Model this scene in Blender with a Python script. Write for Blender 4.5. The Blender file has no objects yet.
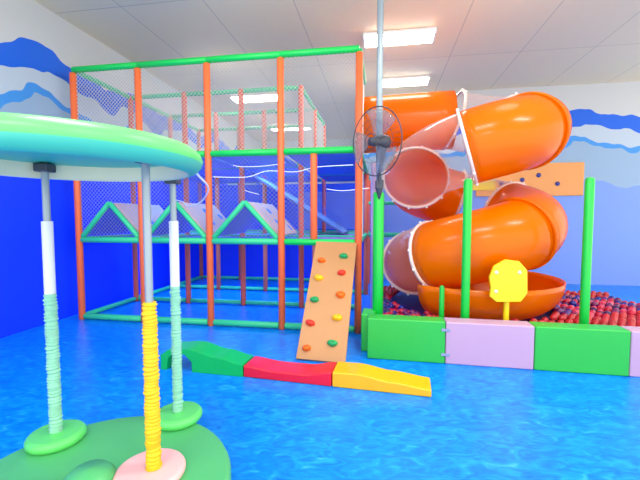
import bpy, math, random
from mathutils import Vector, Matrix, noise
R_ = random.Random(7)
PI = math.pi
scene = bpy.context.scene
COL = scene.collection

# ------------------------------------------------------------------ materials
def lin(c):
    return tuple((x/255/12.92 if x/255 <= .04045 else ((x/255+.055)/1.055)**2.4) for x in c) + (1,)

def mat(name, rgb, rough=.5, spec=.5, var=0.0, vscale=6.0, coat=0.0, bump=0.0, bscale=40.0, metal=0.0, sss=0.0):
    m = bpy.data.materials.new(name); m.use_nodes = True
    nt = m.node_tree; b = nt.nodes['Principled BSDF']
    b.inputs['Base Color'].default_value = lin(rgb)
    b.inputs['Roughness'].default_value = rough
    b.inputs['Specular IOR Level'].default_value = spec
    b.inputs['Coat Weight'].default_value = coat
    b.inputs['Metallic'].default_value = metal
    if sss:
        b.inputs['Subsurface Weight'].default_value = sss
        b.inputs['Subsurface Scale'].default_value = .05
    tc = nt.nodes.new('ShaderNodeTexCoord')
    if var:
        n = nt.nodes.new('ShaderNodeTexNoise'); n.inputs['Scale'].default_value = vscale; n.inputs['Detail'].default_value = 4
        nt.links.new(tc.outputs['Object'], n.inputs['Vector'])
        mx = nt.nodes.new('ShaderNodeMix'); mx.data_type = 'RGBA'
        c = lin(rgb)
        mx.inputs[6].default_value = tuple(max(0, x*(1-var)) for x in c[:3])+(1,)
        mx.inputs[7].default_value = tuple(min(1, x*(1+var)+var*.02) for x in c[:3])+(1,)
        nt.links.new(n.outputs['Fac'], mx.inputs[0]); nt.links.new(mx.outputs[2], b.inputs['Base Color'])
    if bump:
        n2 = nt.nodes.new('ShaderNodeTexNoise'); n2.inputs['Scale'].default_value = bscale; n2.inputs['Detail'].default_value = 3
        nt.links.new(tc.outputs['Object'], n2.inputs['Vector'])
        bp = nt.nodes.new('ShaderNodeBump'); bp.inputs['Strength'].default_value = bump; bp.inputs['Distance'].default_value = .01
        nt.links.new(n2.outputs['Fac'], bp.inputs['Height']); nt.links.new(bp.outputs['Normal'], b.inputs['Normal'])
    return m

def emis(name, rgb, s):
    m = bpy.data.materials.new(name); m.use_nodes = True
    b = m.node_tree.nodes['Principled BSDF']
    b.inputs['Base Color'].default_value = (.8, .8, .8, 1)
    b.inputs['Emission Color'].default_value = lin(rgb); b.inputs['Emission Strength'].default_value = s
    return m

def clear(name, rgb, opacity):
    m = bpy.data.materials.new(name); m.use_nodes = True
    nt = m.node_tree; b = nt.nodes['Principled BSDF']; out = nt.nodes['Material Output']
    b.inputs['Base Color'].default_value = lin(rgb); b.inputs['Roughness'].default_value = .08
    b.inputs['Coat Weight'].default_value = .5
    t = nt.nodes.new('ShaderNodeBsdfTransparent'); t.inputs['Color'].default_value = (.97, .95, .96, 1)
    lw = nt.nodes.new('ShaderNodeLayerWeight'); lw.inputs['Blend'].default_value = .35
    mr = nt.nodes.new('ShaderNodeMapRange'); mr.inputs['To Min'].default_value = opacity; mr.inputs['To Max'].default_value = .8; lw.inputs['Blend'].default_value = .22
    nt.links.new(lw.outputs['Facing'], mr.inputs['Value'])
    mx = nt.nodes.new('ShaderNodeMixShader')
    nt.links.new(mr.outputs['Result'], mx.inputs[0]); nt.links.new(t.outputs[0], mx.inputs[1]); nt.links.new(b.outputs[0], mx.inputs[2])
    nt.links.new(mx.outputs[0], out.inputs['Surface'])
    return m

M = {}
M['orange'] = mat('orange_foam', (242, 110, 55), .45, var=.06, vscale=9, bump=.25, bscale=25)
M['orange_in'] = mat('led_tinted_orange_foam', (235, 105, 75), .5, var=.08, vscale=9)  # same orange foam, with bluish LED light and net haze put into the colour
M['green'] = mat('green_foam', (0, 205, 85), .4, var=.05, bump=.2, bscale=18)
M['green_in'] = mat('led_tinted_green_foam', (50, 205, 140), .45, var=.05)  # the green foam with blue LED light put into its colour
M['green_pad'] = mat('bright_green_vinyl', (12, 192, 62), .32, var=.04, bump=.2, bscale=10)
M['green_block'] = mat('green_block_vinyl', (45, 182, 68), .4, var=.05, vscale=2.5, bump=.15, bscale=9)
M['pink_block'] = mat('lilac_block_vinyl', (190, 155, 185), .42, var=.04, vscale=2.5, bump=.15, bscale=9)
M['tube'] = mat('orange_plastic', (255, 142, 0), .22, .35, coat=.12)
_nt = M['tube'].node_tree; _b = _nt.nodes['Principled BSDF']; _t = _nt.nodes.new('ShaderNodeBsdfTranslucent'); _t.inputs[0].default_value = lin((255, 150, 15))
_m = _nt.nodes.new('ShaderNodeMixShader'); _m.inputs[0].default_value = .5
_nt.links.new(_b.outputs[0], _m.inputs[1]); _nt.links.new(_t.outputs[0], _m.inputs[2]); _nt.links.new(_m.outputs[0], _nt.nodes['Material Output'].inputs['Surface'])
M['clear'] = clear('clear_plastic', (250, 225, 215), .0)
M['rim'] = mat('milky_flange_plastic', (240, 215, 205), .25)
M['bolt'] = mat('bolt_cap', (245, 240, 235), .25)
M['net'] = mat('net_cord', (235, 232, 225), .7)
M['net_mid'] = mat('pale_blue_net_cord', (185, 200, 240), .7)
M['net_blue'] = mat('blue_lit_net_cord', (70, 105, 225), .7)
M['blue'] = mat('deep_blue_vinyl', (0, 70, 255), .5, var=.08, vscale=1.5)
M['blue_deck'] = mat('deck_blue', (0, 115, 245), .45, var=.1, vscale=2)
M['purple_deck'] = mat('deck_magenta', (190, 80, 200), .4)
M['beige'] = mat('roof_panel_cream', (240, 200, 175), .5, var=.05)
M['dot'] = mat('roof_dot_blue', (40, 130, 240), .4)
M['ramp'] = mat('ramp_grey_mesh', (120, 140, 175), .85, var=.15, vscale=5)
M['wood'] = mat('climbing_board_ply', (190, 136, 84), .45, var=.06, vscale=3)
M['steel'] = mat('grey_pole_paint', (150, 165, 170), .3, metal=.25)
M['pole_w'] = mat('pole_white', (225, 228, 232), .35)
M['dark'] = mat('dark_bracket', (58, 62, 72), .4)
M['fan_blade'] = clear('smoky_fan_blade', (150, 160, 165), .3)
M['white'] = mat('white_plastic', (240, 240, 240), .4)
M['lilac'] = mat('lilac_post_foam', (215, 190, 225), .5)
M['teal_sl'] = mat('teal_sleeve_cloth', (140, 208, 178), .75, var=.1, vscale=20)
M['yel_sl'] = mat('yellow_sleeve_cloth', (248, 195, 20), .7, var=.08, vscale=20)
M['ride_green'] = mat('ride_green_vinyl', (80, 180, 110), .4, var=.05)
M['ride_light'] = mat('ride_light_green_vinyl', (95, 212, 108), .38, var=.04)
M['ride_teal'] = mat('ride_teal_vinyl', (70, 190, 160), .45, var=.05)
M['ride_cream'] = mat('ride_cream_vinyl', (225, 220, 185), .5, var=.05)
M['ride_pink'] = mat('ride_pink_vinyl', (245, 185, 185), .45, var=.05)
M['arch_green'] = mat('arch_green_vinyl', (0, 185, 85), .35, var=.05)
M['arch_red'] = mat('arch_red_vinyl', (235, 20, 50), .35, var=.05)
M['arch_yel'] = mat('arch_yellow_vinyl', (245, 178, 0), .35, var=.04)
M['h_or'] = mat('hold_orange', (255, 110, 10), .35)
M['h_gr'] = mat('hold_green', (20, 165, 95), .35)
M['h_re'] = mat('hold_red', (232, 55, 35), .35)
M['h_ye'] = mat('hold_yellow', (250, 200, 20), .35)
M['yellow'] = mat('yellow_plastic', (250, 215, 20), .35)
M['led'] = emis('led_rope_white', (225, 238, 255), 1.6)
M['tube_light'] = emis('fluorescent_diffuser', (255, 253, 248), 22.0)

# ------------------------------------------------------------------ mesh building
class MB:
    def __init__(s): s.v = []; s.f = []; s.mi = []; s.flat = []
    def add(s, vs, fs, mi=0, flat=False):
        o = len(s.v); s.v += [tuple(v) for v in vs]
        s.f += [tuple(i+o for i in f) for f in fs]; s.mi += [mi]*len(fs); s.flat += [flat]*len(fs)
    def box(s, c, d, rz=0, mi=0, ux=None, uy=None, uz=None):
        ux = ux or Vector((math.cos(rz), math.sin(rz), 0)); uy = uy or Vector((-math.sin(rz), math.cos(rz), 0)); uz = uz or Vector((0, 0, 1))
        c = Vector(c); vs = []
        for a in (-.5, .5):
            for b in (-.5, .5):
                for e in (-.5, .5): vs.append(c+ux*d[0]*a+uy*d[1]*b+uz*d[2]*e)
        s.add(vs, [(0, 1, 3, 2), (4, 6, 7, 5), (0, 4, 5, 1), (2, 3, 7, 6), (0, 2, 6, 4), (1, 5, 7, 3)], mi, True)
    def tube(s, pts, r, n=12, cap=True, closed=False, mi=0):
        pts = [Vector(p) for p in pts]; N = len(pts)
        rs = r if isinstance(r, (list, tuple)) else [r]*N
        tans = []
        for i in range(N):
            if closed: t = pts[(i+1) % N]-pts[i-1]
            else: t = pts[min(i+1, N-1)]-pts[max(i-1, 0)]
            tans.append(t.normalized())
        ref = Vector((0, 0, 1)) if abs(tans[0].z) < .9 else Vector((1, 0, 0))
        a = tans[0].cross(ref).normalized(); vs = []
        for i in range(N):
            a = (a-tans[i]*a.dot(tans[i])).normalized(); b = tans[i].cross(a)
            for k in range(n):
                w = 2*PI*k/n; vs.append(pts[i]+(a*math.cos(w)+b*math.sin(w))*rs[i])
        fs = []
        for i in range(N if closed else N-1):
            j = (i+1) % N
            for k in range(n):
                l = (k+1) % n; fs.append((i*n+k, i*n+l, j*n+l, j*n+k))
        s.add(vs, fs, mi)
        if cap and not closed:
            s.add([vs[k] for k in range(n)], [tuple(range(n))[::-1]], mi, True)
            s.add([vs[(N-1)*n+k] for k in range(n)], [tuple(range(n))], mi, True)
    def lathe(s, c, prof, n=48, mi=0, axis=None):
        c = Vector(c); q = Matrix.Identity(3) if axis is None else Vector((0, 0, 1)).rotation_difference(Vector(axis)).to_matrix()
        vs = []
        for (r, z) in prof:
            for k in range(n):
                w = 2*PI*k/n; vs.append(c+q@Vector((r*math.cos(w), r*math.sin(w), z)))
        fs = []
        for i in range(len(prof)-1):
            for k in range(n):
                l = (k+1) % n; fs.append((i*n+k, i*n+l, (i+1)*n+l, (i+1)*n+k))
        s.add(vs, fs, mi)
    def ball(s, c, r, n=12, sc=(1, 1, 1)):
        vs = []; fs = []; c = Vector(c); m = n//2
        for i in range(m+1):
            p = PI*i/m
            for k in range(n):
                w = 2*PI*k/n
                vs.append(c+Vector((r*sc[0]*math.sin(p)*math.cos(w), r*sc[1]*math.sin(p)*math.sin(w), r*sc[2]*math.cos(p))))
        for i in range(m):
            for k in range(n):
                l = (k+1) % n; fs.append((i*n+k, (i+1)*n+k, (i+1)*n+l, i*n+l))
        s.add(vs, fs)
    def build(s, name, mats, parent=None, bevel=0, seg=3, origin=None, weld=False):
        if not isinstance(mats, (list, tuple)): mats = [mats]
        o0 = Vector(origin) if origin is not None else Vector((0, 0, 0))
        me = bpy.data.meshes.new(name)
        me.from_pydata([Vector(v)-o0 for v in s.v], [], s.f)
        for m in mats: me.materials.append(m)
        for p, mi, fl in zip(me.polygons, s.mi, s.flat): p.material_index = mi; p.use_smooth = (not fl) or bevel > 0
        me.update()
        o = bpy.data.objects.new(name, me); COL.objects.link(o); o.location = o0
        if bevel:
            b = o.modifiers.new('bevel', 'BEVEL'); b.width = bevel; b.segments = seg; b.limit_method = 'ANGLE'; b.angle_limit = math.radians(50)
            w = o.modifiers.new('wn', 'WEIGHTED_NORMAL'); w.keep_sharp = False
        if parent is not None: o.parent = parent; o.location = o0-parent.location
        return o

def thing(name, label, cat, loc=(0, 0, 0), group=None):
    o = bpy.data.objects.new(name, None); COL.objects.link(o); o.location = loc; o.empty_display_size = .1
    o['label'] = label; o['category'] = cat
    if group: o['group'] = group
    return o
def tag(o, label, cat, group=None, kind=None):
    o['label'] = label; o['category'] = cat
    if group: o['group'] = group
    if kind: o['kind'] = kind
    return o
def struct(o): o['kind'] = 'structure'; return o

# ------------------------------------------------------------------ site grid
U = Vector((.9866, -.1633, 0)); V = Vector((.1633, .9866, 0)); P0 = Vector((.500, 4.82, 0))
SP = 1.034; DP = 1.25; ZL = [.05, 1.2, 2.4, 3.66]
UZ = Vector((0, 0, 1)); ANG = math.atan2(U.y, U.x)
def G(c, r, z=0): return P0+U*(c*SP)+V*(r*DP)+UZ*z
CEIL = 4.5

# ------------------------------------------------------------------ floor, ceiling, walls
m = bpy.data.materials.new('blue_water_print_floor'); m.use_nodes = True
nt = m.node_tree; b = nt.nodes['Principled BSDF']; b.inputs['Roughness'].default_value = .3; b.inputs['Specular IOR Level'].default_value = .25
tc = nt.nodes.new('ShaderNodeTexCoord'); mp = nt.nodes.new('ShaderNodeMapping'); mp.inputs['Scale'].default_value = (2.6, 5.5, 1)
nt.links.new(tc.outputs['Object'], mp.inputs['Vector'])
n1 = nt.nodes.new('ShaderNodeTexNoise'); n1.inputs['Scale'].default_value = 2.6; n1.inputs['Detail'].default_value = 6; n1.inputs['Distortion'].default_value = 1.6
nt.links.new(mp.outputs[0], n1.inputs['Vector'])
cr = nt.nodes.new('ShaderNodeValToRGB'); e = cr.color_ramp.elements
e[0].position = .3; e[0].color = lin((0, 108, 222)); e[1].position = .82; e[1].color = lin((85, 185, 250))
x = e.new(.5); x.color = lin((0, 130, 238)); x = e.new(.64); x.color = lin((15, 150, 248))
nt.links.new(n1.outputs['Fac'], cr.inputs[0]); nt.links.new(cr.outputs[0], b.inputs['Base Color'])
M['floor'] = m

f = MB(); f.box((1, 7, -.05), (16, 16, .1)); struct(f.build('floor', M['floor']))

m = bpy.data.materials.new('grey_ceiling'); m.use_nodes = True
nt = m.node_tree; b = nt.nodes['Principled BSDF']; b.inputs['Roughness'].default_value = .7
tc = nt.nodes.new('ShaderNodeTexCoord')
mp = nt.nodes.new('ShaderNodeMapping'); mp.inputs['Rotation'].default_value = (0, 0, -ANG)
nt.links.new(tc.outputs['Object'], mp.inputs['Vector'])
br = nt.nodes.new('ShaderNodeTexBrick'); br.inputs['Scale'].default_value = 1; br.inputs['Brick Width'].default_value = 1.22; br.inputs['Row Height'].default_value = 2.44
br.inputs['Mortar Size'].default_value = .008; br.offset = 0
br.inputs['Color1'].default_value = lin((240, 222, 182)); br.inputs['Color2'].default_value = lin((236, 218, 179)); br.inputs['Mortar'].default_value = lin((205, 190, 158))
nt.links.new(mp.outputs[0], br.inputs['Vector']); nt.links.new(br.outputs['Color'], b.inputs['Base Color'])
M['ceil'] = m
f = MB(); f.box((1, 7, CEIL+.05), (16, 16, .1)); struct(f.build('ceiling', M['ceil']))

def wave_wall(name, deep_top, along, low=(0, 60, 255)):
    """painted wall: deep blue below, pale band with blue streaks, a blue wave crest, off-white above"""
    m = bpy.data.materials.new(name); m.use_nodes = True
    nt = m.node_tree; b = nt.nodes['Principled BSDF']; b.inputs['Roughness'].default_value = .5
    tc = nt.nodes.new('ShaderNodeTexCoord'); sx = nt.nodes.new('ShaderNodeSeparateXYZ'); nt.links.new(tc.outputs['Object'], sx.inputs[0])
    w = nt.nodes.new('ShaderNodeMath'); w.operation = 'MULTIPLY'; w.inputs[1].default_value = 3.4
    nt.links.new(sx.outputs[along], w.inputs[0])
    sn = nt.nodes.new('ShaderNodeMath'); sn.operation = 'SINE'; nt.links.new(w.outputs[0], sn.inputs[0])
    nz = nt.nodes.new('ShaderNodeTexNoise'); nz.inputs['Scale'].default_value = 1.3; nt.links.new(tc.outputs['Object'], nz.inputs['Vector'])
    a1 = nt.nodes.new('ShaderNodeMath'); a1.operation = 'MULTIPLY_ADD'; a1.inputs[1].default_value = .10
    nt.links.new(sn.outputs[0], a1.inputs[0]); nt.links.new(sx.outputs['Z'], a1.inputs[2])
    a2 = nt.nodes.new('ShaderNodeMath'); a2.operation = 'MULTIPLY_ADD'; a2.inputs[1].default_value = .7
    nt.links.new(nz.outputs['Fac'], a2.inputs[0]); nt.links.new(a1.outputs[0], a2.inputs[2])
    dv = nt.nodes.new('ShaderNodeMath'); dv.operation = 'DIVIDE'; dv.inputs[1].default_value = 5
    nt.links.new(a2.outputs[0], dv.inputs[0])
    cr = nt.nodes.new('ShaderNodeValToRGB'); cr.color_ramp.interpolation = 'CONSTANT'; e = cr.color_ramp.elements
    o = .35
    e[0].position = 0; e[0].color = lin(low)
    e[1].position = (deep_top+o)/5; e[1].color = lin((150, 180, 205))
    for z, c in ((3.05, (60, 150, 225)), (3.16, (190, 205, 215)), (3.42, (0, 100, 222)), (3.8, (205, 207, 203))):
        x = e.new((z+o)/5); x.color = lin(c)
    nt.links.new(dv.outputs[0], cr.inputs[0]); nt.links.new(cr.outputs[0], b.inputs['Base Color'])
    return m
# left wall runs along V
A = G(-4, -4.2)-U*.35
def wall(name, a, b_, h, mt, t=.1, z0=0):
    a = Vector(a); b_ = Vector(b_); d = b_-a; L = d.length; ang = math.atan2(d.y, d.x)
    f = MB(); f.box((L/2, 0, h/2), (L, t, h)); o = f.build(name, mt); o.location = (a.x, a.y, z0); o.rotation_euler.z = ang
    return struct(o)
wall('wall_left', A, A+V*14.6, CEIL, wave_wall('wave_mural_left', 2.62, 'X'))
M['pale'] = mat('pale_wall_paint', (205, 207, 203), .6, var=.04, vscale=.7)
B = A+V*14.6
wall('wall_back', B, B+U*11, CEIL, M['pale'])
# nearer wall behind the tube slide with its wave mural
C0 = G(-.35, 3.6)
wall('wall_right', C0, C0+U*7.5, CEIL, wave_wall('wave_mural_right', 2.3, 'X', (125, 160, 235)))
# blue partition at the back of the play frame
D0 = G(-4.3, 3.4)
wall('wall_partition', D0, G(-1.3, 3.4), 2.36, M['blue'])
M['peri'] = mat('periwinkle_partition', (120, 150, 235), .5, var=.1, vscale=1.6)
wall('wall_partition_centre', G(-1.3, 3.4), G(0.3, 3.4), 2.36, M['blue'])

# ------------------------------------------------------------------ play frame
frame = thing('play_frame', 'tall soft play climbing frame with padded orange posts, green beams and netting', 'play structure', G(-2, 1))
def pipe(name, a, b_, r, mt, n=14, over=0):
    f = MB(); a = Vector(a); b_ = Vector(b_); d = (b_-a).normalized()
    e_ = .012
    f.tube([a, a+d*e_, b_-d*e_, b_], [r*.8, r, r, r*.8], n)
    return f.build(name, mt, frame)
COLS = [-4, -3, -2, -1, 0]
for c in COLS:                                      # front posts, full height
    pipe('post', G(c, 0, 0), G(c, 0, ZL[3]-.045), .047, M['orange'])
for r in (1, 2, 3):
    for c in COLS:
        if c == 0 and r == 1: continue
        low = 0
        top = ZL[3]+.03
        if c == 0 and r >= 1: top = ZL[2]
        pipe('post', G(c, r, 0), G(c, r, top), .046, M['orange_in'])
pipe('post', G(.18, .95, 0), G(.18, .95, ZL[2]), .06, M['lilac'])['label'] = 'pale lilac padded post'
# short post beside the climbing board opening
pipe('post', G(-.57, 0, ZL[1]+.04), G(-.57, 0, ZL[2]-.04), .047, M['orange'])
BR = .044
for i in range(4):
    mt = M['green'] if i in (2, 3) else M['green_in']
    for k in range(len(COLS)-1):
        c = COLS[k]
        z = ZL[i]
        if i == 3: pipe('beam', G(c, 0, z), G(c+1, 0, z), BR, M['green'])
        else: pipe('beam', G(c, 0, z)+U*.045, G(c+1, 0, z)-U*.045, BR, M['green'] if (i == 1 and c == -1) else mt)
for r in (1, 2, 3):
    for i in (0, 1, 2, 3):
        for k in range(len(COLS)-1):
            c = COLS[k]
            if i == 3 and c == -1: continue
            if i == 0 and r == 3 and c == -1: continue
            pipe('beam', G(c, r, ZL[i])+U*.045, G(c+1, r, ZL[i])-U*.045, BR*.85, M['green_in'])
for r in (0, 1, 2):                                 # beams running back
    for (c, i) in ((-4, 0), (-4, 1), (-4, 3), (-1, 3), (0, 3), (-3, 1), (0, 2), (0, 1)):
        if c == 0 and i == 3 and r > 0: continue
        if c == -1 and i == 3 and r == 0: continue
        if c == 0 and i in (1, 2) and r == 1: pass
        pipe('beam', G(c, r, ZL[i])+V*.045, G(c, r+1, ZL[i])-V*.045, BR*.85, M['green_in'])
# the level-one beam that runs on behind the tube slide
pipe('beam', G(.05, 1.85, ZL[1]), G(1.3, 1.85, ZL[1]), BR, M['green_in'])
pipe('beam', G(.05, 1.85, 1.80), G(1.3, 1.85, 1.80), BR*.8, M['green_in'])
pipe('post', G(1.3, 1.85, 0), G(1.3, 1.85, 1.85), .05, M['lilac'])['label'] = 'pale lilac padded post'

def deck(c0, c1, r0, r1, z, mt, name='deck', t=.05):
    f = MB(); a = G((c0+c1)/2, (r0+r1)/2, z)
    f.box(a, (abs(c1-c0)*SP-.1, abs(r1-r0)*DP-.1, t), ANG)
    return f.build(name, mt, frame, bevel=.01)
for c in range(-4, 0):
    for r in range(0, 3):
        deck(c, c+1, r, r+1, ZL[2]-.01, M['blue_deck'])
        deck(c, c+1, r, r+1, ZL[1]-.02, M['purple_deck'] if c == -1 else M['blue_deck'])

# nets
def net(a, du, dw, w, h, sp=.062, th=.0042, mt=None, name='net_panel', tri=False):
    """diamond netting in the rectangle a + du*[0,w] + dw*[0,h]; tri keeps what is under a gable"""
    f = MB(); a = Vector(a); nrm = du.cross(dw).normalized()
    def inside(x, y):
        if not (-1e-6 <= x <= w+1e-6 and -1e-6 <= y <= h+1e-6): return False
        if tri: return y <= h*(1-abs(2*x/w-1))+1e-6
        return True
    for sgn in (1, -1):
        k = -h if sgn > 0 else 0
        while k < (w if sgn > 0 else w+h):
            # line x = k + sgn*y
            if tri:
                ys = [i*h/60 for i in range(61)]
                ok = [y for y in ys if inside(k+sgn*y, y)]
                if len(ok) < 2: k += sp; continue
                y0, y1 = ok[0], ok[-1]
            else:
                if sgn > 0: y0 = max(0, -k); y1 = min(h, w-k)
                else: y0 = max(0, k-w); y1 = min(h, k)
            if y1-y0 > .01:
                p = a+du*(k+sgn*y0)+dw*y0+nrm*(sgn*th*.4); q = a+du*(k+sgn*y1)+dw*y1+nrm*(sgn*th*.4)
                d = (q-p).normalized(); s_ = d.cross(nrm)
                r = th/2
                vs = [p+s_*r, p+nrm*r-s_*r*.5, p-nrm*r-s_*r*.5, q+s_*r, q+nrm*r-s_*r*.5, q-nrm*r-s_*r*.5]
                f.add(vs, [(0, 1, 4, 3), (1, 2, 5, 4), (2, 0, 3, 5)])
            k += sp
    return f.build(name, mt or M['net'], frame)
W = SP-.09
for c in (-4, -3, -2, -1):
    net(G(c, 0, ZL[2]+.04)+U*.045, U, UZ, W, ZL[3]-ZL[2]-.08, .055, .0055)
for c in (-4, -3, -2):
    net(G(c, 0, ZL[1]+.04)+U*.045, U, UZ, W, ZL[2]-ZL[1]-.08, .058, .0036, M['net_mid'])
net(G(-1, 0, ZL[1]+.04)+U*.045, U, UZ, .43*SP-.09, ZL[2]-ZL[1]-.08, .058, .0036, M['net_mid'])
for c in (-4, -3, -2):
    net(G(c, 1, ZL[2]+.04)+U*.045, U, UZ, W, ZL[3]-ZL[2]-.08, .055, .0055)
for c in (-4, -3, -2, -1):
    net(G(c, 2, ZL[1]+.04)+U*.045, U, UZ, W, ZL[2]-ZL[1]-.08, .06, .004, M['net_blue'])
for r in (1, 2):
    net(G(-1, r, ZL[2]+.04)+V*.045, V, UZ, DP-.09, ZL[3]-ZL[2]-.08, .055, .0055)
net(G(0, 0, ZL[2]+.04)+V*.045, V, UZ, DP-.09, ZL[3]-ZL[2]-.08, .055, .0055)
net(G(0, 0, ZL[1]+.04)+V*.045, V, UZ, DP-.09, ZL[2]-ZL[1]-.08, .06, .0045)
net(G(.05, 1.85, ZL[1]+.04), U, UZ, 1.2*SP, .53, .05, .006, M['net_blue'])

# gabled play houses on level one
for c in (-4, -3, -2):
    apex = 1.74; base = ZL[1]+.045
    l = G(c, 0, base)+U*.06-V*.0; r_ = G(c+1, 0, base)-U*.06; t = (l+r_)/2; t.z = apex
    hs = bpy.data.objects.new('gabled_roof', None); COL.objects.link(hs); hs.parent = frame; hs.location = G(c+.5, .5, base)-frame.location
    for (p, q) in ((l, t), (r_, t)):
        g_ = MB(); d = (q-p).normalized(); g_.tube([p-V*.0, p+d*.01, q-d*.01, q], [.03, .037, .037, .03], 12)
        o = g_.build('edge_pad', M['green_in']); o.parent = hs; o.location = -(hs.location+frame.location)
    for (p, q, sd) in ((l, t, -1), (r_, t, 1)):
        g_ = MB(); p2 = p+V*.05; q2 = q+V*.05
        d = (q2-p2); n_ = d.cross(V).normalized()
        if n_.z < 0: n_ = -n_
        cen = (p2+q2)/2+V*(DP-.12)/2+n_*.02
        g_.box(cen, (d.length-.04, DP-.14, .03), 0, 0, d.normalized(), V, n_)
        o = g_.build('roof_panel', M['beige'] if sd > 0 else M['blue'], bevel=.008); o.parent = hs; o.location = -(hs.location+frame.location)
        if sd > 0:
            k = MB()
            for (fa, fb) in ((.28, .5), (.62, .42), (.45, .82), (.8, .8)):
                cc = p2+d*(1-fa)+V*(DP-.12)*fb+n_*.037
                k.lathe(cc, [(.001, .006), (.05, .006), (.062, 0)], 20, 0, n_)
            o = k.build('round_dots', M['dot']); o.parent = hs; o.location = -(hs.location+frame.location)

f = MB(); a = G(-.75, 3.25, 1.7); f.box(a, (1.9, .04, .9), ANG); f.build('back_panel', M['peri'], frame, bevel=.01)
# sloping grey crawl ramp from level two down to level one
f = MB()
a = G(-2.0, 1.75, 2.32); b2 = G(-.35, 1.75, 1.24); d = (b2-a); nn = d.cross(V).normalized(); nn = nn if nn.z > 0 else -nn
f.box((a+b2)/2, (d.length, .95, .04), 0, 0, d.normalized(), V, nn)
f.build('crawl_ramp', M['ramp'], frame, bevel=.01)
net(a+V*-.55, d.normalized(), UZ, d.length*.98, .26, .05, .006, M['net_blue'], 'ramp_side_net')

# ------------------------------------------------------------------ rope lights
def curve_rope(name, pts, r, mt, label, cat, group=None, n=6):
    P = [Vector(p) for p in pts]; out = []
    for i in range(len(P)-1):
        p0 = P[max(i-1, 0)]; p1 = P[i]; p2 = P[i+1]; p3 = P[min(i+2, len(P)-1)]
        for k in range(8):
            t = k/8
            out.append(.5*((2*p1)+(p2-p0)*t+(2*p0-5*p1+4*p2-p3)*t*t+(3*p1-p0-3*p2+p3)*t**3))
    out.append(P[-1]); f = MB(); f.tube(out, r, n)
    return tag(f.build(name, mt), label, cat, group)
gl = 'rope lights hung inside the play frame'
curve_rope('rope_light', [G(-2, .5, 2.33)+U*.1, G(-1.75, .5, 2.305), G(-1.4, .5, 2.31), G(-1.1, .5, 2.35)], .004, M['led'],
           'white rope light hung highest under the upper deck, left of centre', 'rope light', gl)
curve_rope('rope_light', [G(-2.1, .3, 2.13), G(-1.6, .3, 2.12), G(-1.3, .3, 2.2), G(-.9, .3, 2.18), G(-.6, .3, 2.24), G(-.1, .3, 2.26)], .004, M['led'],
           'long white rope light running across both bays under the upper deck', 'rope light', gl)
curve_rope('rope_light', [G(-2.0, .85, 1.98)+U*.12, G(-1.8, .85, 1.95), G(-1.65, .85, 1.91)], .004, M['led'],
           'short white rope light end hanging above the gabled roof', 'rope light', gl)
curve_rope('rope_light', [G(-.55, .8, 1.98), G(-.3, .8, 1.95), G(.1, .8, 1.985)], .004, M['led'],
           'white rope light behind the opening above the climbing board', 'rope light', gl)

# ------------------------------------------------------------------ climbing board
bt = G(-.27, 0, 1.2)-V*.07; bb = Vector((.005, 3.82, 0))
bt.z = 1.20; bb.z = .012
cb = thing('climbing_board', 'tan wooden climbing board with coloured holds leaning on the play frame', 'climbing board', (bb.x, bb.y, 0))
bd = bt-bb; bl = bd.length; bdn = bd.normalized(); bx = (U-bdn*U.dot(bdn)).normalized(); bn = bx.cross(bdn).normalized()
if bn.z < 0: bn = -bn
f = MB(); BW = .53
f.box((bb+bt)/2, (BW, bl, .03), 0, 0, bx, bdn, bn)
f.build('panel', M['wood'], cb, bevel=.004)
holds = [(117, 84, 'h_or'), (197, 65, 'h_gr'), (187, 125, 'h_re'), (108, 150, 'h_ye'), (183, 204, 'h_or'), (91, 228, 'h_gr'), (171, 287, 'h_ye'), (75, 313, 'h_re'), (153, 382, 'h_gr'), (63, 402, 'h_or')]
HP = [(-.155, 1.255), (.12, 1.33), (.115, 1.09), (-.155, 1.0), (.135, .79), (-.165, .70), (.13, .50), (-.175, .415), (.11, .195), (-.165, .125)]
nm = {'h_or': 'orange', 'h_gr': 'green', 'h_re': 'red', 'h_ye': 'yellow'}
for (hx, hy, mk), (s_, t_) in zip(holds, HP):
    f = MB(); n = 14; rr = [1+.28*R_.uniform(-1, 1) for _ in range(n)]
    rr = [(rr[i-1]+rr[i]+rr[(i+1) % n])/3 for i in range(n)]
    c = bb+bdn*t_+bx*s_+bn*.015; vs = []
    prof = [(1, 0), (1.0, .012), (.85, .03), (.5, .042), (.15, .034)]
    for (q, z) in prof:
        for k in range(n):
            w = 2*PI*k/n; vs.append(c+(bx*math.cos(w)*.056+bdn*math.sin(w)*.04)*rr[k]*q+bn*z*(1.15-.35*math.sin(w)))
    fs = [(i*n+k, i*n+(k+1) % n, (i+1)*n+(k+1) % n, (i+1)*n+k) for i in range(len(prof)-1) for k in range(n)]
    fs.append(tuple((len(prof)-1)*n+k for k in range(n)))
    f.add(vs, fs); o = f.build('climbing_hold', M[mk], cb); o['label'] = nm[mk]+' climbing hold'
    g_ = MB(); g_.lathe(c+bn*.036, [(.0005, .004), (.009, .004), (.009, 0)], 10, 0, bn)
    q = g_.build('bolt', M['dark']); q.parent = o
    
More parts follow.
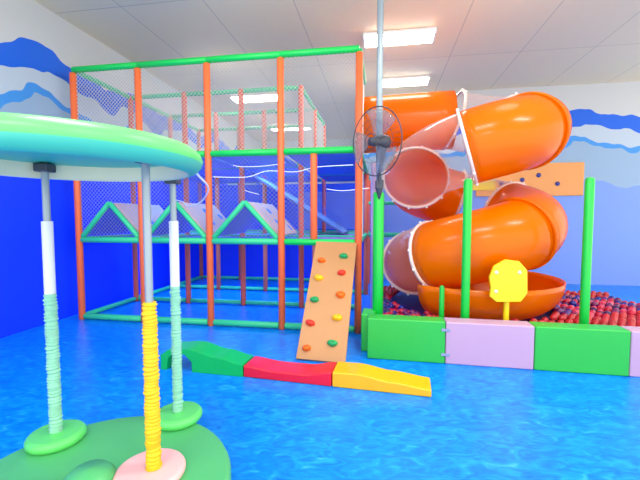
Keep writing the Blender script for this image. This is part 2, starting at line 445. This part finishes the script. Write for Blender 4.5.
# ------------------------------------------------------------------ wave balance beam: three foam pieces on the floor
e0 = Vector((-1.60, 3.64, 0)); e1 = Vector((-.74, 3.46, 0)); e2 = Vector((.10, 3.25, 0)); e3 = Vector((.945, 3.05, 0))
def foam(name, a, b_, prof, under, mt, label, cat='foam balance beam', wd=.27):
    d = (b_-a); L = d.length; d = d.normalized(); n_ = Vector((-d.y, d.x, 0))
    N = 28; top = []; bot = []
    def ev(P, t):
        for i in range(len(P)-1):
            if t <= P[i+1][0]:
                k = (t-P[i][0])/(P[i+1][0]-P[i][0]); k = k*k*(3-2*k) if P is prof else k
                return P[i][1]*(1-k)+P[i+1][1]*k
        return P[-1][1]
    ts = sorted(set([i/N for i in range(N+1)]+[p[0] for p in under]))
    f = MB(); vs = []
    for t in ts:
        zt = ev(prof, t); zb = ev(under, t)
        for (y, z) in ((0, zb), (0, zt), (wd, zt), (wd, zb)): vs.append(a+d*(t*L)+n_*y+UZ*z)
    fs = []
    for i in range(len(ts)-1):
        for k in range(4): fs.append((i*4+k, i*4+(k+1) % 4, (i+1)*4+(k+1) % 4, (i+1)*4+k))
    fs.append((3, 2, 1, 0)); j = (len(ts)-1)*4; fs.append((j, j+1, j+2, j+3))
    f.add(vs, fs, 0, True)
    o = f.build(name, mt, None, bevel=.012, origin=a)
    return tag(o, label, cat, 'wave balance beam pieces')
foam('foam_balance_beam', e0, e1, [(0, .15), (.1, .205), (.35, .225), (.7, .165), (1, .115)], [(0, 0), (.07, 0), (.09, .12), (.16, .172), (.3, .17), (.385, .1), (.39, 0), (1, 0)], M['arch_green'],
     'green foam arch piece of the wave balance beam, with a gap beneath')
foam('foam_balance_beam', e1+(e2-e1)*.008, e2, [(0, .112), (.35, .085), (.7, .085), (1, .13)], [(0, 0), (1, 0)], M['arch_red'],
     'red dipped foam piece in the middle of the wave balance beam')
foam('foam_balance_beam', e2+(e3-e2)*.01, e3, [(0, .135), (.25, .14), (.6, .10), (1, .065)], [(0, 0), (1, 0)], M['arch_yel'],
     'yellow foam end piece sloping to the floor')

# ------------------------------------------------------------------ ball pit wall
w0 = Vector((.508, 3.925, 0)); wd_ = Vector((.983, -.186, 0)).normalized(); wn = Vector((-wd_.y, wd_.x, 0)); wa = math.atan2(wd_.y, wd_.x)
def block(s0, s1, mt, label, off=0, th=.2, h=.445):
    f = MB(); c = w0+wd_*((s0+s1)/2)+wn*(off+th/2)
    f.box((c.x, c.y, h/2), (s1-s0-.004, th, h), wa)
    return tag(f.build('foam_block', mt, None, bevel=.014, origin=(c.x, c.y, 0)), label, 'foam block', 'padded ball pit wall blocks')
block(0, .81, M['green_block'], 'green padded block at the left end of the ball pit wall')
block(.81, 1.66, M['pink_block'], 'lilac padded block beside the green one in the ball pit wall')
pk = [o for o in COL.objects if o.name.startswith('foam_block')][-1]
for z in (.36, .10):
    f = MB(); q = w0+wd_*.81-wn*.004; f.box((q.x+wd_.x*.0, q.y, z), (.085, .008, .03), wa); f.build('velcro_strap', mat('strap_grey', (140, 150, 185), .8), pk, bevel=.003)
block(1.66, 2.5, M['green_block'], 'green padded block further right in the ball pit wall, past the lilac one')
block(2.5, 3.35, M['pink_block'], 'lilac padded block at the far right end of the pit wall')
f = MB(); c = w0+wn*.36-wd_*.005; f.box((c.x, c.y, .215), (.15, .3, .43), wa)
tag(f.build('foam_block', mat('darker_green_vinyl', (45, 190, 75), .4), None, bevel=.014, origin=(c.x, c.y, 0)), 'small green block tucked behind the end of the pit wall', 'foam block')

# ------------------------------------------------------------------ steel column, padded, with fan
cp = Vector((.688, 4.36, 0))
sc_ = thing('steel_column', 'tall grey steel column with a green pad round its lower half', 'column', cp)
f = MB(); f.tube([cp, cp+UZ*CEIL], .037, 18); f.build('pole', M['steel'], sc_)
f = MB(); f.tube([cp+UZ*.002, cp+UZ*.02, cp+UZ*1.80, cp+UZ*1.82], [.056, .064, .064, .056], 18); f.build('foam_pad', M['green_pad'], sc_)

fp = cp+UZ*2.375-Vector((.015, .13, 0))
fan = thing('electric_fan', 'dark round fan in a wire cage clamped to the grey column', 'fan', fp)
fax = Vector((-.80, -.60, -.08)).normalized()           # facing direction
q = Vector((0, 0, 1)).rotation_difference(fax).to_matrix(); fx = q@Vector((1, 0, 0)); fy = q@Vector((0, 1, 0))
FR = .375
def ring(f, c, r, t, n=56):
    f.tube([c+fx*(r*math.cos(2*PI*k/n))+fy*(r*math.sin(2*PI*k/n)) for k in range(n)], t, 6, closed=True)
fc = fp+fax*.06
f = MB(); ring(f, fc, FR, .0065); ring(f, fc+fax*.07, FR*.62, .0022); ring(f, fc+fax*.085, FR*.22, .004); ring(f, fc-fax*.03, FR*.6, .0022)
for k in range(40):
    w = 2*PI*k/40; dd = fx*math.cos(w)+fy*math.sin(w)
    f.tube([fc+dd*FR, fc+dd*FR*.62+fax*.07, fc+dd*FR*.2+fax*.085], .0012, 4, cap=False)
    if k % 2: f.tube([fc+dd*FR, fc+dd*FR*.6-fax*.03, fc+dd*.08-fax*.05], .0012, 4, cap=False)
f.build('cage', M['dark'], fan)
f = MB(); f.lathe(fc, [(.001, .09), (.045, .085), (.05, .07), (.05, .0)], 20, 0, fax); f.build('hub', M['dark'], fan)
for k in range(3):
    f = MB(); vs = []; fs = []
    for i in range(7):
        rr = .05+i*(.30/6)
        for j in range(7):
            w = 2*PI*k/3+(j/6-.5)*(1.0+.25*i/6)+.25*i/6
            zz = .02+.05*(j/6-.5)
            vs.append(fc+(fx*math.cos(w)+fy*math.sin(w))*rr+fax*zz)
    for i in range(6):
        for j in range(6): fs.append((i*7+j, i*7+j+1, (i+1)*7+j+1, (i+1)*7+j))
    f.add(vs, fs); o = f.build('blade', M['fan_blade'], fan); s = o.modifiers.new('s', 'SOLIDIFY'); s.thickness = .003
f = MB(); f.lathe(fc-fax*.2, [(.001, 0), (.055, .005), (.082, .04), (.084, .12), (.065, .17), (.04, .2)], 22, 0, fax); f.build('motor', M['dark'], fan)
f = MB(); n0 = fc-fax*.12; f.tube([n0-UZ*.04, n0-UZ*.16, fp+Vector((.0, .02, -.34)), fp+Vector((.01, .05, -.46))], [.03, .024, .02, .03], 12); f.build('stem', M['dark'], fan)
f = MB(); f.box(fp+Vector((.012, .075, -.47)), (.085, .10, .1)); f.lathe(fp+Vector((.01, .06, -.52)), [(.04, 0), (.03, -.05), (.012, -.11), (.001, -.12)], 14); f.build('clamp', M['dark'], fan, bevel=.006)

# ------------------------------------------------------------------ green padded posts of the ball pit
def ppost(x, y, h, r, label):
    t = thing('padded_post', label, 'post', (x, y, 0))
    f = MB(); f.tube([(x, y, 0), (x, y, .02), (x, y, h-.01), (x, y, h)], [r*.9, r, r, r*.9], 16); f.build('foam_sleeve', M['green_pad'], t)
    g_ = MB(); g_.lathe((x, y, h), [(r*.8, 0), (r*.8, .012), (r*.4, .02), (.001, .022)], 16); g_.build('end_cap', M['green_block'], t)
ppost(1.62, 4.08, 1.93, .046, 'tall green padded post standing in front of the orange tube slide')
ppost(1.415, 4.25, .72, .030, 'short thin green padded post behind the green and lilac block joint')
ppost(2.86, 3.95, 1.93, .046, 'tall green padded post furthest right, before the tube slide')

# ------------------------------------------------------------------ tube slide
HC = Vector((2.14, 5.35, 0)); HR = .75; TR = .45; PITCH = 1.26
def hz(th): return max(.69, 3.10-(90-th)/360*PITCH)
def hp(th):
    w = math.radians(th); return Vector((HC.x+HR*math.cos(w), HC.y+HR*math.sin(w), hz(th)))
slide = thing('tube_slide', 'spiral tube slide of glossy orange and clear plastic sections', 'slide', (HC.x, HC.y, 0))
def sect(pts, mt, name, rad=TR):
    f = MB(); f.tube(pts, rad, 40, cap=False); o = f.build(name, mt, slide)
    if mt != M['clear']: s = o.modifiers.new('wall', 'SOLIDIFY'); s.thickness = .008; s.offset = 0
    return o
def arc(t0, t1):
    n = max(4, int(abs(t1-t0)/6)); return [hp(t0+(t1-t0)*i/n) for i in range(n+1)]
def flange(p, d, mt=None):
    d = d.normalized(); ref = UZ if abs(d.z) < .9 else Vector((1, 0, 0)); a = d.cross(ref).normalized(); b_ = d.cross(a)
    f = MB(); f.lathe(p, [(TR-.004, -.018), (TR+.03, -.018), (TR+.03, .018), (TR-.004, .018), (TR-.004, -.018)], 48, 0, d)
    o = f.build('flange', mt or M['rim'], slide)
    if mt: return
    for k in range(12):
        w = 2*PI*k/12+.2; g_ = MB(); g_.ball(p+(a*math.cos(w)+b_*math.sin(w))*(TR+.034), .019, 8)
        q = g_.build('bolt_cap', M['bolt']); q.parent = o
st = [Vector((HC.x+.0, HC.y+HR, 3.10))]
start = st[0]-U*1.52-UZ*.03
top = [start+(st[0]-start)*(i/6) for i in range(7)]
sect(top, M['tube'], 'tube_section')
runs = [(90, 15, 'clear'), (15, -50, 'tube'), (-50, -114, 'tube'), (-114, -190, 'clear'), (-190, -275, 'tube'), (-275, -340, 'clear'), (-340, -420, 'tube'),
        (-420, -505, 'tube'), (-505, -548, 'clear'), (-548, -615, 'tube'), (-615, -690, 'tube')]
for (a_, b_, mk) in runs:
    sect(arc(a_, b_), M[mk], 'tube_section' if mk == 'tube' else 'clear_section')
    d = hp(a_-1)-hp(a_+1)
    if a_ in (90, 15, -114, -190, -275, -340, -505, -548): flange(hp(a_), d)
    else: flange(hp(a_), d, M['tube'])
flange(start, top[1]-top[0], M['tube'])
f = MB(); ths = list(range(-692, -866, -6)); vs = []; K = 20       # open exit chute curling into the ball pit
for th in ths:
    c = hp(th); w = math.radians(th); rad = Vector((math.cos(w), math.sin(w), 0))
    for k in range(K+1):
        a = PI+PI*k/K; vs.append(c+rad*(TR*math.cos(a))+UZ*(TR*math.sin(a)))
f.add(vs, [(i*(K+1)+k, i*(K+1)+k+1, (i+1)*(K+1)+k+1, (i+1)*(K+1)+k) for i in range(len(ths)-1) for k in range(K)])
o = f.build('exit_chute', M['tube'], slide); q = o.modifiers.new('wall', 'SOLIDIFY'); q.thickness = .016; q.offset = 0

# yellow bolted panel under the slide
yp = Vector((2.02, 4.0, 0))
ypt = thing('yellow_panel', 'yellow rounded plastic panel with white bolt caps at the foot of the slide', 'panel', yp)
f = MB(); pr = [(-.09, .5), (-.16, .56), (-.15, .66), (-.17, .78), (-.12, .90), (0, .97), (.15, .95), (.24, .85), (.25, .6), (.18, .5)]
nn_ = len(pr); vs = [(yp.x+a, yp.y+(0 if s_ else .04), b_+.1) for s_ in (1, 0) for (a, b_) in pr]
f.add(vs, [tuple(range(nn_)), tuple(range(nn_, 2*nn_))[::-1]]+[(k, k+nn_, (k+1) % nn_+nn_, (k+1) % nn_) for k in range(nn_)], 0, True)
f.build('plate', M['yellow'], ypt, bevel=.01)
f = MB(); f.tube([(yp.x+.05, yp.y+.06, 0), (yp.x+.05, yp.y+.06, .95)], .03, 12); f.build('support_leg', M['yellow'], ypt)
for (a, b_) in ((-.1, .72), (-.1, .93), (.15, .93)):
    f = MB(); f.ball((yp.x+a, yp.y-.004, b_), .02, 10); f.build('bolt_cap', M['bolt'], ypt)

# ------------------------------------------------------------------ balls
pitc = [((190, 15, 60), 'red'), ((110, 20, 95), 'purple'), ((20, 30, 140), 'dark blue'), ((215, 60, 100), 'pink'), ((50, 20, 90), 'violet')]
protos = []
for rgb, nme in pitc:
    f = MB(); f.ball((0, 0, 0), .045, 14); o = f.build('pit_ball', mat('ball_'+nme.replace(' ', '_'), rgb, .25))
    tag(o, nme+' plastic ball lying in the ball pit beside the tube slide', 'ball', nme+' balls in the ball pit')
    protos.append(o)
used = set(); cnt = 0; rest = MB(); bp_ = []
for i in range(40):
    for j in range(26):
        s_ = .12+i*.091+(.045 if j % 2 else 0); t_ = .62+j*.08
        if s_ > 3.6: continue
        p = w0+wd_*s_+wn*t_; bp_.append((p, i, j))
bp_.sort(key=lambda q: (q[0].y > 4.55 and -1/q[0].y) or 0)
def vis(p): return p.y > 4.55
for (p, i, j) in bp_:
    if (p-Vector((.5+.18, 5.9, 0))).length < .12: continue
    z = .29+R_.uniform(-.02, .03)+.03*math.sin(p.x*5)*math.cos(p.y*4)
    dx = p.x-HC.x; dy = p.y-HC.y; an = math.degrees(math.atan2(dy, dx)) % 360
    if abs(math.hypot(dx, dy)-HR) < .36 and not 222 < an < 225: continue
    if (p-Vector((1.415, 4.25, 0))).length < .09: continue
    # keep clear of the slide's lowest run
    if vis(p) and cnt < 290:
        k = R_.choices(range(5), (5, 3, 3, 2, 2))[0]; cnt += 1
        if k not in used: o = protos[k]; used.add(k)
        else: o = protos[k].copy(); COL.objects.link(o)
        o.location = (p.x, p.y, z)
    else:
        rest.ball((p.x, p.y, z), .045, 8)
f_ = rest.build('pit_balls', mat('ball_mixed', (185, 30, 40), .3, var=.6, vscale=5)); tag(f_, 'mass of reddish plastic balls filling the ball pit under the slide', 'balls', kind='stuff')
f = MB(); c = w0+wd_*1.85+wn*1.78; f.box((c.x, c.y, .095), (3.55, 2.35, .17), wa)
tag(f.build('pit_mat', mat('pit_mat_blue', (30, 30, 120), .5), None, bevel=.01), 'dark blue foam base beneath the balls of the ball pit', 'foam mat')

# ------------------------------------------------------------------ mural board behind the slide
mb_ = thing('mural_board', 'wall board with orange and yellow shapes and dark dots behind the slide', 'mural', C0+U*2.8)
def on_wall(s_, z, off=.07): return C0+U*s_-V*off+UZ*z
f = MB(); f.box(on_wall(4.0, 2.4), (2.3, .03, .75), ANG); f.build('board', mat('mural_orange', (245, 165, 90), .5), mb_, bevel=.02)
f = MB(); f.box(on_wall(3.02, 2.42, .095), (.5, .02, .5), ANG); f.build('yellow_patch', M['yellow'], mb_, bevel=.009)
dm = mat('mural_dots', (60, 60, 140), .5); f = MB()
for (a, b_) in ((3.4, 2.32), (3.62, 2.25), (3.85, 2.4), (4.2, 2.5), (4.6, 2.3)):
    f.lathe(on_wall(a, b_, .09), [(.001, .01), (.05, .01), (.05, 0)], 18, 0, -V)
f.build('dots', dm, mb_)

# ------------------------------------------------------------------ toddler carousel
rc = Vector((-1.22, 1.88, 0)); cc = Vector((-1.30, 1.93, 0))
ride = thing('toddler_carousel', 'soft toddler carousel with round green canopy on sleeved poles', 'carousel ride', rc)
def disc(c, r, z0, z1, mt, name, rnd=.03, n=64):
    f = MB(); pf = [(.001, z0), (r-rnd, z0)]
    for k in range(6):
        w = -PI/2+PI*k/5; rn = min(rnd, (z1-z0)/2); pf.append((r-rn+rn*math.cos(w), (z0+z1)/2+((z1-z0)/2)*math.sin(w)))
    pf += [(r-rnd, z1), (.001, z1)]
    f.lathe(c, pf, n); return f.build(name, mt, ride)
disc(rc, .73, 0, .10, M['ride_green'], 'base', .03)
yp_ = Vector((-.915, 1.96, 0)); tp_ = Vector((-1.0, 2.53, 0)); lp_ = Vector((-1.68, 2.28, 0))
disc(yp_+Vector((-.02, .0, 0)), .185, .10, .15, M['ride_pink'], 'seat_disc', .02)['label'] = 'pink round seat disc'
disc(tp_, .165, .10, .165, M['ride_light'], 'seat_disc', .03)['label'] = 'light green round seat disc'
disc(lp_, .165, .10, .165, M['ride_light'], 'seat_disc', .03)
disc(tp_, .05, 0.0, .10, M['ride_green'], 'seat_foot', .02)
# canopy: fat rim, recessed teal underside, cream inner lip
CR = .665
cn = MB()
cn.lathe(cc, [(.001, 1.93), (.3, 1.925), (CR-.12, 1.91), (CR-.05, 1.895), (CR-.012, 1.865), (CR, 1.835), (CR-.005, 1.82)], 72)
cn.lathe(cc, [(CR-.005, 1.82), (CR-.012, 1.80), (CR-.035, 1.777), (CR-.06, 1.766), (CR-.08, 1.764)], 72, 1)
cano = cn.build('canopy', [M['ride_light'], M['ride_teal']], ride)
k = MB(); k.lathe(cc, [(CR-.08, 1.764), (CR-.09, 1.768), (CR-.095, 1.78), (CR-.10, 1.85), (CR-.10, 1.87)], 72)
o = k.build('canopy_lip', M['ride_cream']); o.parent = cano
k = MB(); k.lathe(cc, [(CR-.10, 1.855), (.3, 1.865), (.001, 1.87)], 72)
o = k.build('canopy_underside', M['ride_teal']); o.parent = cano
def pole(p, seg, zb, zt, lbl=None):
    f = MB(); f.tube([p+UZ*zb, p+UZ*zt], .021, 16); po = f.build('pole', M['steel'], ride)
    for (a, b_, r, mt, wr, nme) in seg:
        pts = []; rs = []
        n = max(2, int((b_-a)/.006))
        for i in range(n+1):
            z = a+(b_-a)*i/n
            pts.append(p+UZ*z+Vector((wr*.25*math.sin(z*60), wr*.25*math.cos(z*47), 0)))
            rs.append(r+(wr*(noise.noise((z*42, p.x*9, 0))) + wr*.7*math.sin(z*330+2*math.sin(z*40)) if wr else 0))
        g_ = MB(); g_.tube(pts, rs, 18)
        o = g_.build(nme, mt); o.parent = po
    g_ = MB(); g_.box(p+UZ*(zt-.015), (.085, .085, .05)); o = g_.build('bracket', M['dark'], None, bevel=.008); o.parent = po
pole(tp_, [(.16, 1.05, .032, M['teal_sl'], .006, 'cloth_sleeve'), (1.05, 1.50, .031, M['pole_w'], 0, 'white_sleeve')], .12, 1.79)
pole(yp_, [(.14, 1.07, .036, M['yel_sl'], .0075, 'cloth_sleeve')], .12, 1.845)
pole(lp_, [(.16, 1.05, .034, M['teal_sl'], .006, 'cloth_sleeve'), (1.05, 1.50, .031, M['pole_w'], 0, 'white_sleeve')], .12, 1.84)
f = MB(); f.lathe(rc, [(.12, .1), (.12, .16), (.09, .19), (.001, .2)], 30); f.build('hub', M['ride_green'], ride)
# loose white cable from the canopy edge to the gabled roof
curve_rope('white_cable', [(-.80, 2.32, 1.84), (-.80, 2.45, 1.80), (-.84, 2.8, 1.74), (-1.15, 3.6, 1.68), (-1.55, 4.4, 1.66), (-1.80, 4.9, 1.73), (-2.03, 5.18, 1.775)], .0065, M['white'],
           'white cable looping from the carousel canopy to the gabled roof', 'cable')

# ------------------------------------------------------------------ ceiling lights
def lamp(px, py, L, label, rz=ANG, w=.30):
    t = thing('ceiling_light', label, 'ceiling light', (px, py, CEIL), 'fluorescent ceiling lights')
    ux = Vector((math.cos(rz), math.sin(rz), 0)); uy = Vector((-math.sin(rz), math.cos(rz), 0))
    f = MB(); f.box((px, py, CEIL-.02), (L, w, .04), rz); f.build('housing', M['white'], t, bevel=.01)
    f = MB(); f.box((px, py, CEIL-.055), (L-.06, w-.06, .035), rz); f.build('diffuser', M['tube_light'], t, bevel=.012)
    for s in (-1, 1):
        f = MB(); c = Vector((px, py, CEIL-.05))+ux*s*(L/2-.015); f.box(c, (.03, w, .05), rz); f.build('end_cap', M['white'], t, bevel=.006)
LAMPS = [(1.29, 6.25, 1.15, 'bright fluorescent light nearest the camera, crossed by the grey column', .42),
         (1.82, 8.2, 1.05, 'fluorescent light above the orange tube, right of the grey column', .42),
         (-1.55, 9.3, 1.25, 'fluorescent light seen through the upper netting, behind the orange posts', .42),
         (-.95, 12.3, 1.35, 'furthest fluorescent light, low in the upper netting', .42)]
for (x_, y_, L, lb, w_) in LAMPS: lamp(x_, y_, L, lb, w=w_)

# ------------------------------------------------------------------ world: added even warm fill, entering where no front wall is built
wd = bpy.data.worlds.new('world'); scene.world = wd; wd.use_nodes = True
bg = wd.node_tree.nodes['Background']; bg.inputs[0].default_value = (1.0, .97, .91, 1); bg.inputs[1].default_value = 2.3

def area(name, loc, rot, sx, sy, power, col=(1, 1, 1)):
    l = bpy.data.lights.new(name, 'AREA'); l.shape = 'RECTANGLE'; l.size = sx; l.size_y = sy; l.energy = power; l.color = col
    o = bpy.data.objects.new(name, l); COL.objects.link(o); o.location = loc; o.rotation_euler = rot; return o
# the rows of fluorescent lamps over the near half of the room (above and behind the camera)
for (x_, y_) in ((-1.5, 2.2), (1.5, 2.2), (-1.5, -.6), (1.5, -.6), (3.8, 2.5)):
    area('ceiling_lamp', (x_, y_, CEIL-.1), (0, 0, ANG), 1.2, .3, 55)
for (x_, y_, e_) in ((-.9, 4.0, 14), (2.4, 4.3, 14), (-1.9, 7.3, 9), (.9, 8.0, 9), (-1.6, 11, 9)):
    l = bpy.data.lights.new('ceiling_fill', 'POINT'); l.energy = e_; l.shadow_soft_size = .25; l.color = (1, .93, .82)  # added warm fill without fixtures, offsets the blue bounce on the ceiling
    o = bpy.data.objects.new('ceiling_fill', l); COL.objects.link(o); o.location = (x_, y_, 3.75)
# added blue fill lights under both decks, brightening the blue interior
for c in (-3.5, -2.5, -1.5, -.5):
    p = G(c, 1.5, 2.3)
    area('deck_fill', p, (0, 0, ANG), .8, .8, 16, (.2, .5, 1))
    area('deck_fill', G(c, 1.5, 1.12), (0, 0, ANG), .8, .8, 14, (.2, .5, 1))

# ------------------------------------------------------------------ camera
cam = bpy.data.cameras.new('camera'); co = bpy.data.objects.new('camera', cam); COL.objects.link(co)
cam.sensor_width = 36; cam.lens = 36*370/640; cam.clip_start = .05
co.location = (0, 0, 1.52); co.rotation_euler = (math.radians(90-3.4), 0, 0)
scene.camera = co
scene.view_settings.view_transform = 'Standard'; scene.view_settings.look = 'None'; scene.view_settings.gamma = 1
scene.view_settings.exposure = 0.12; scene.view_settings.use_curve_mapping = False
scene.cycles.transparent_max_bounces = 24; scene.cycles.max_bounces = 8
scene.cycles.use_denoising = True
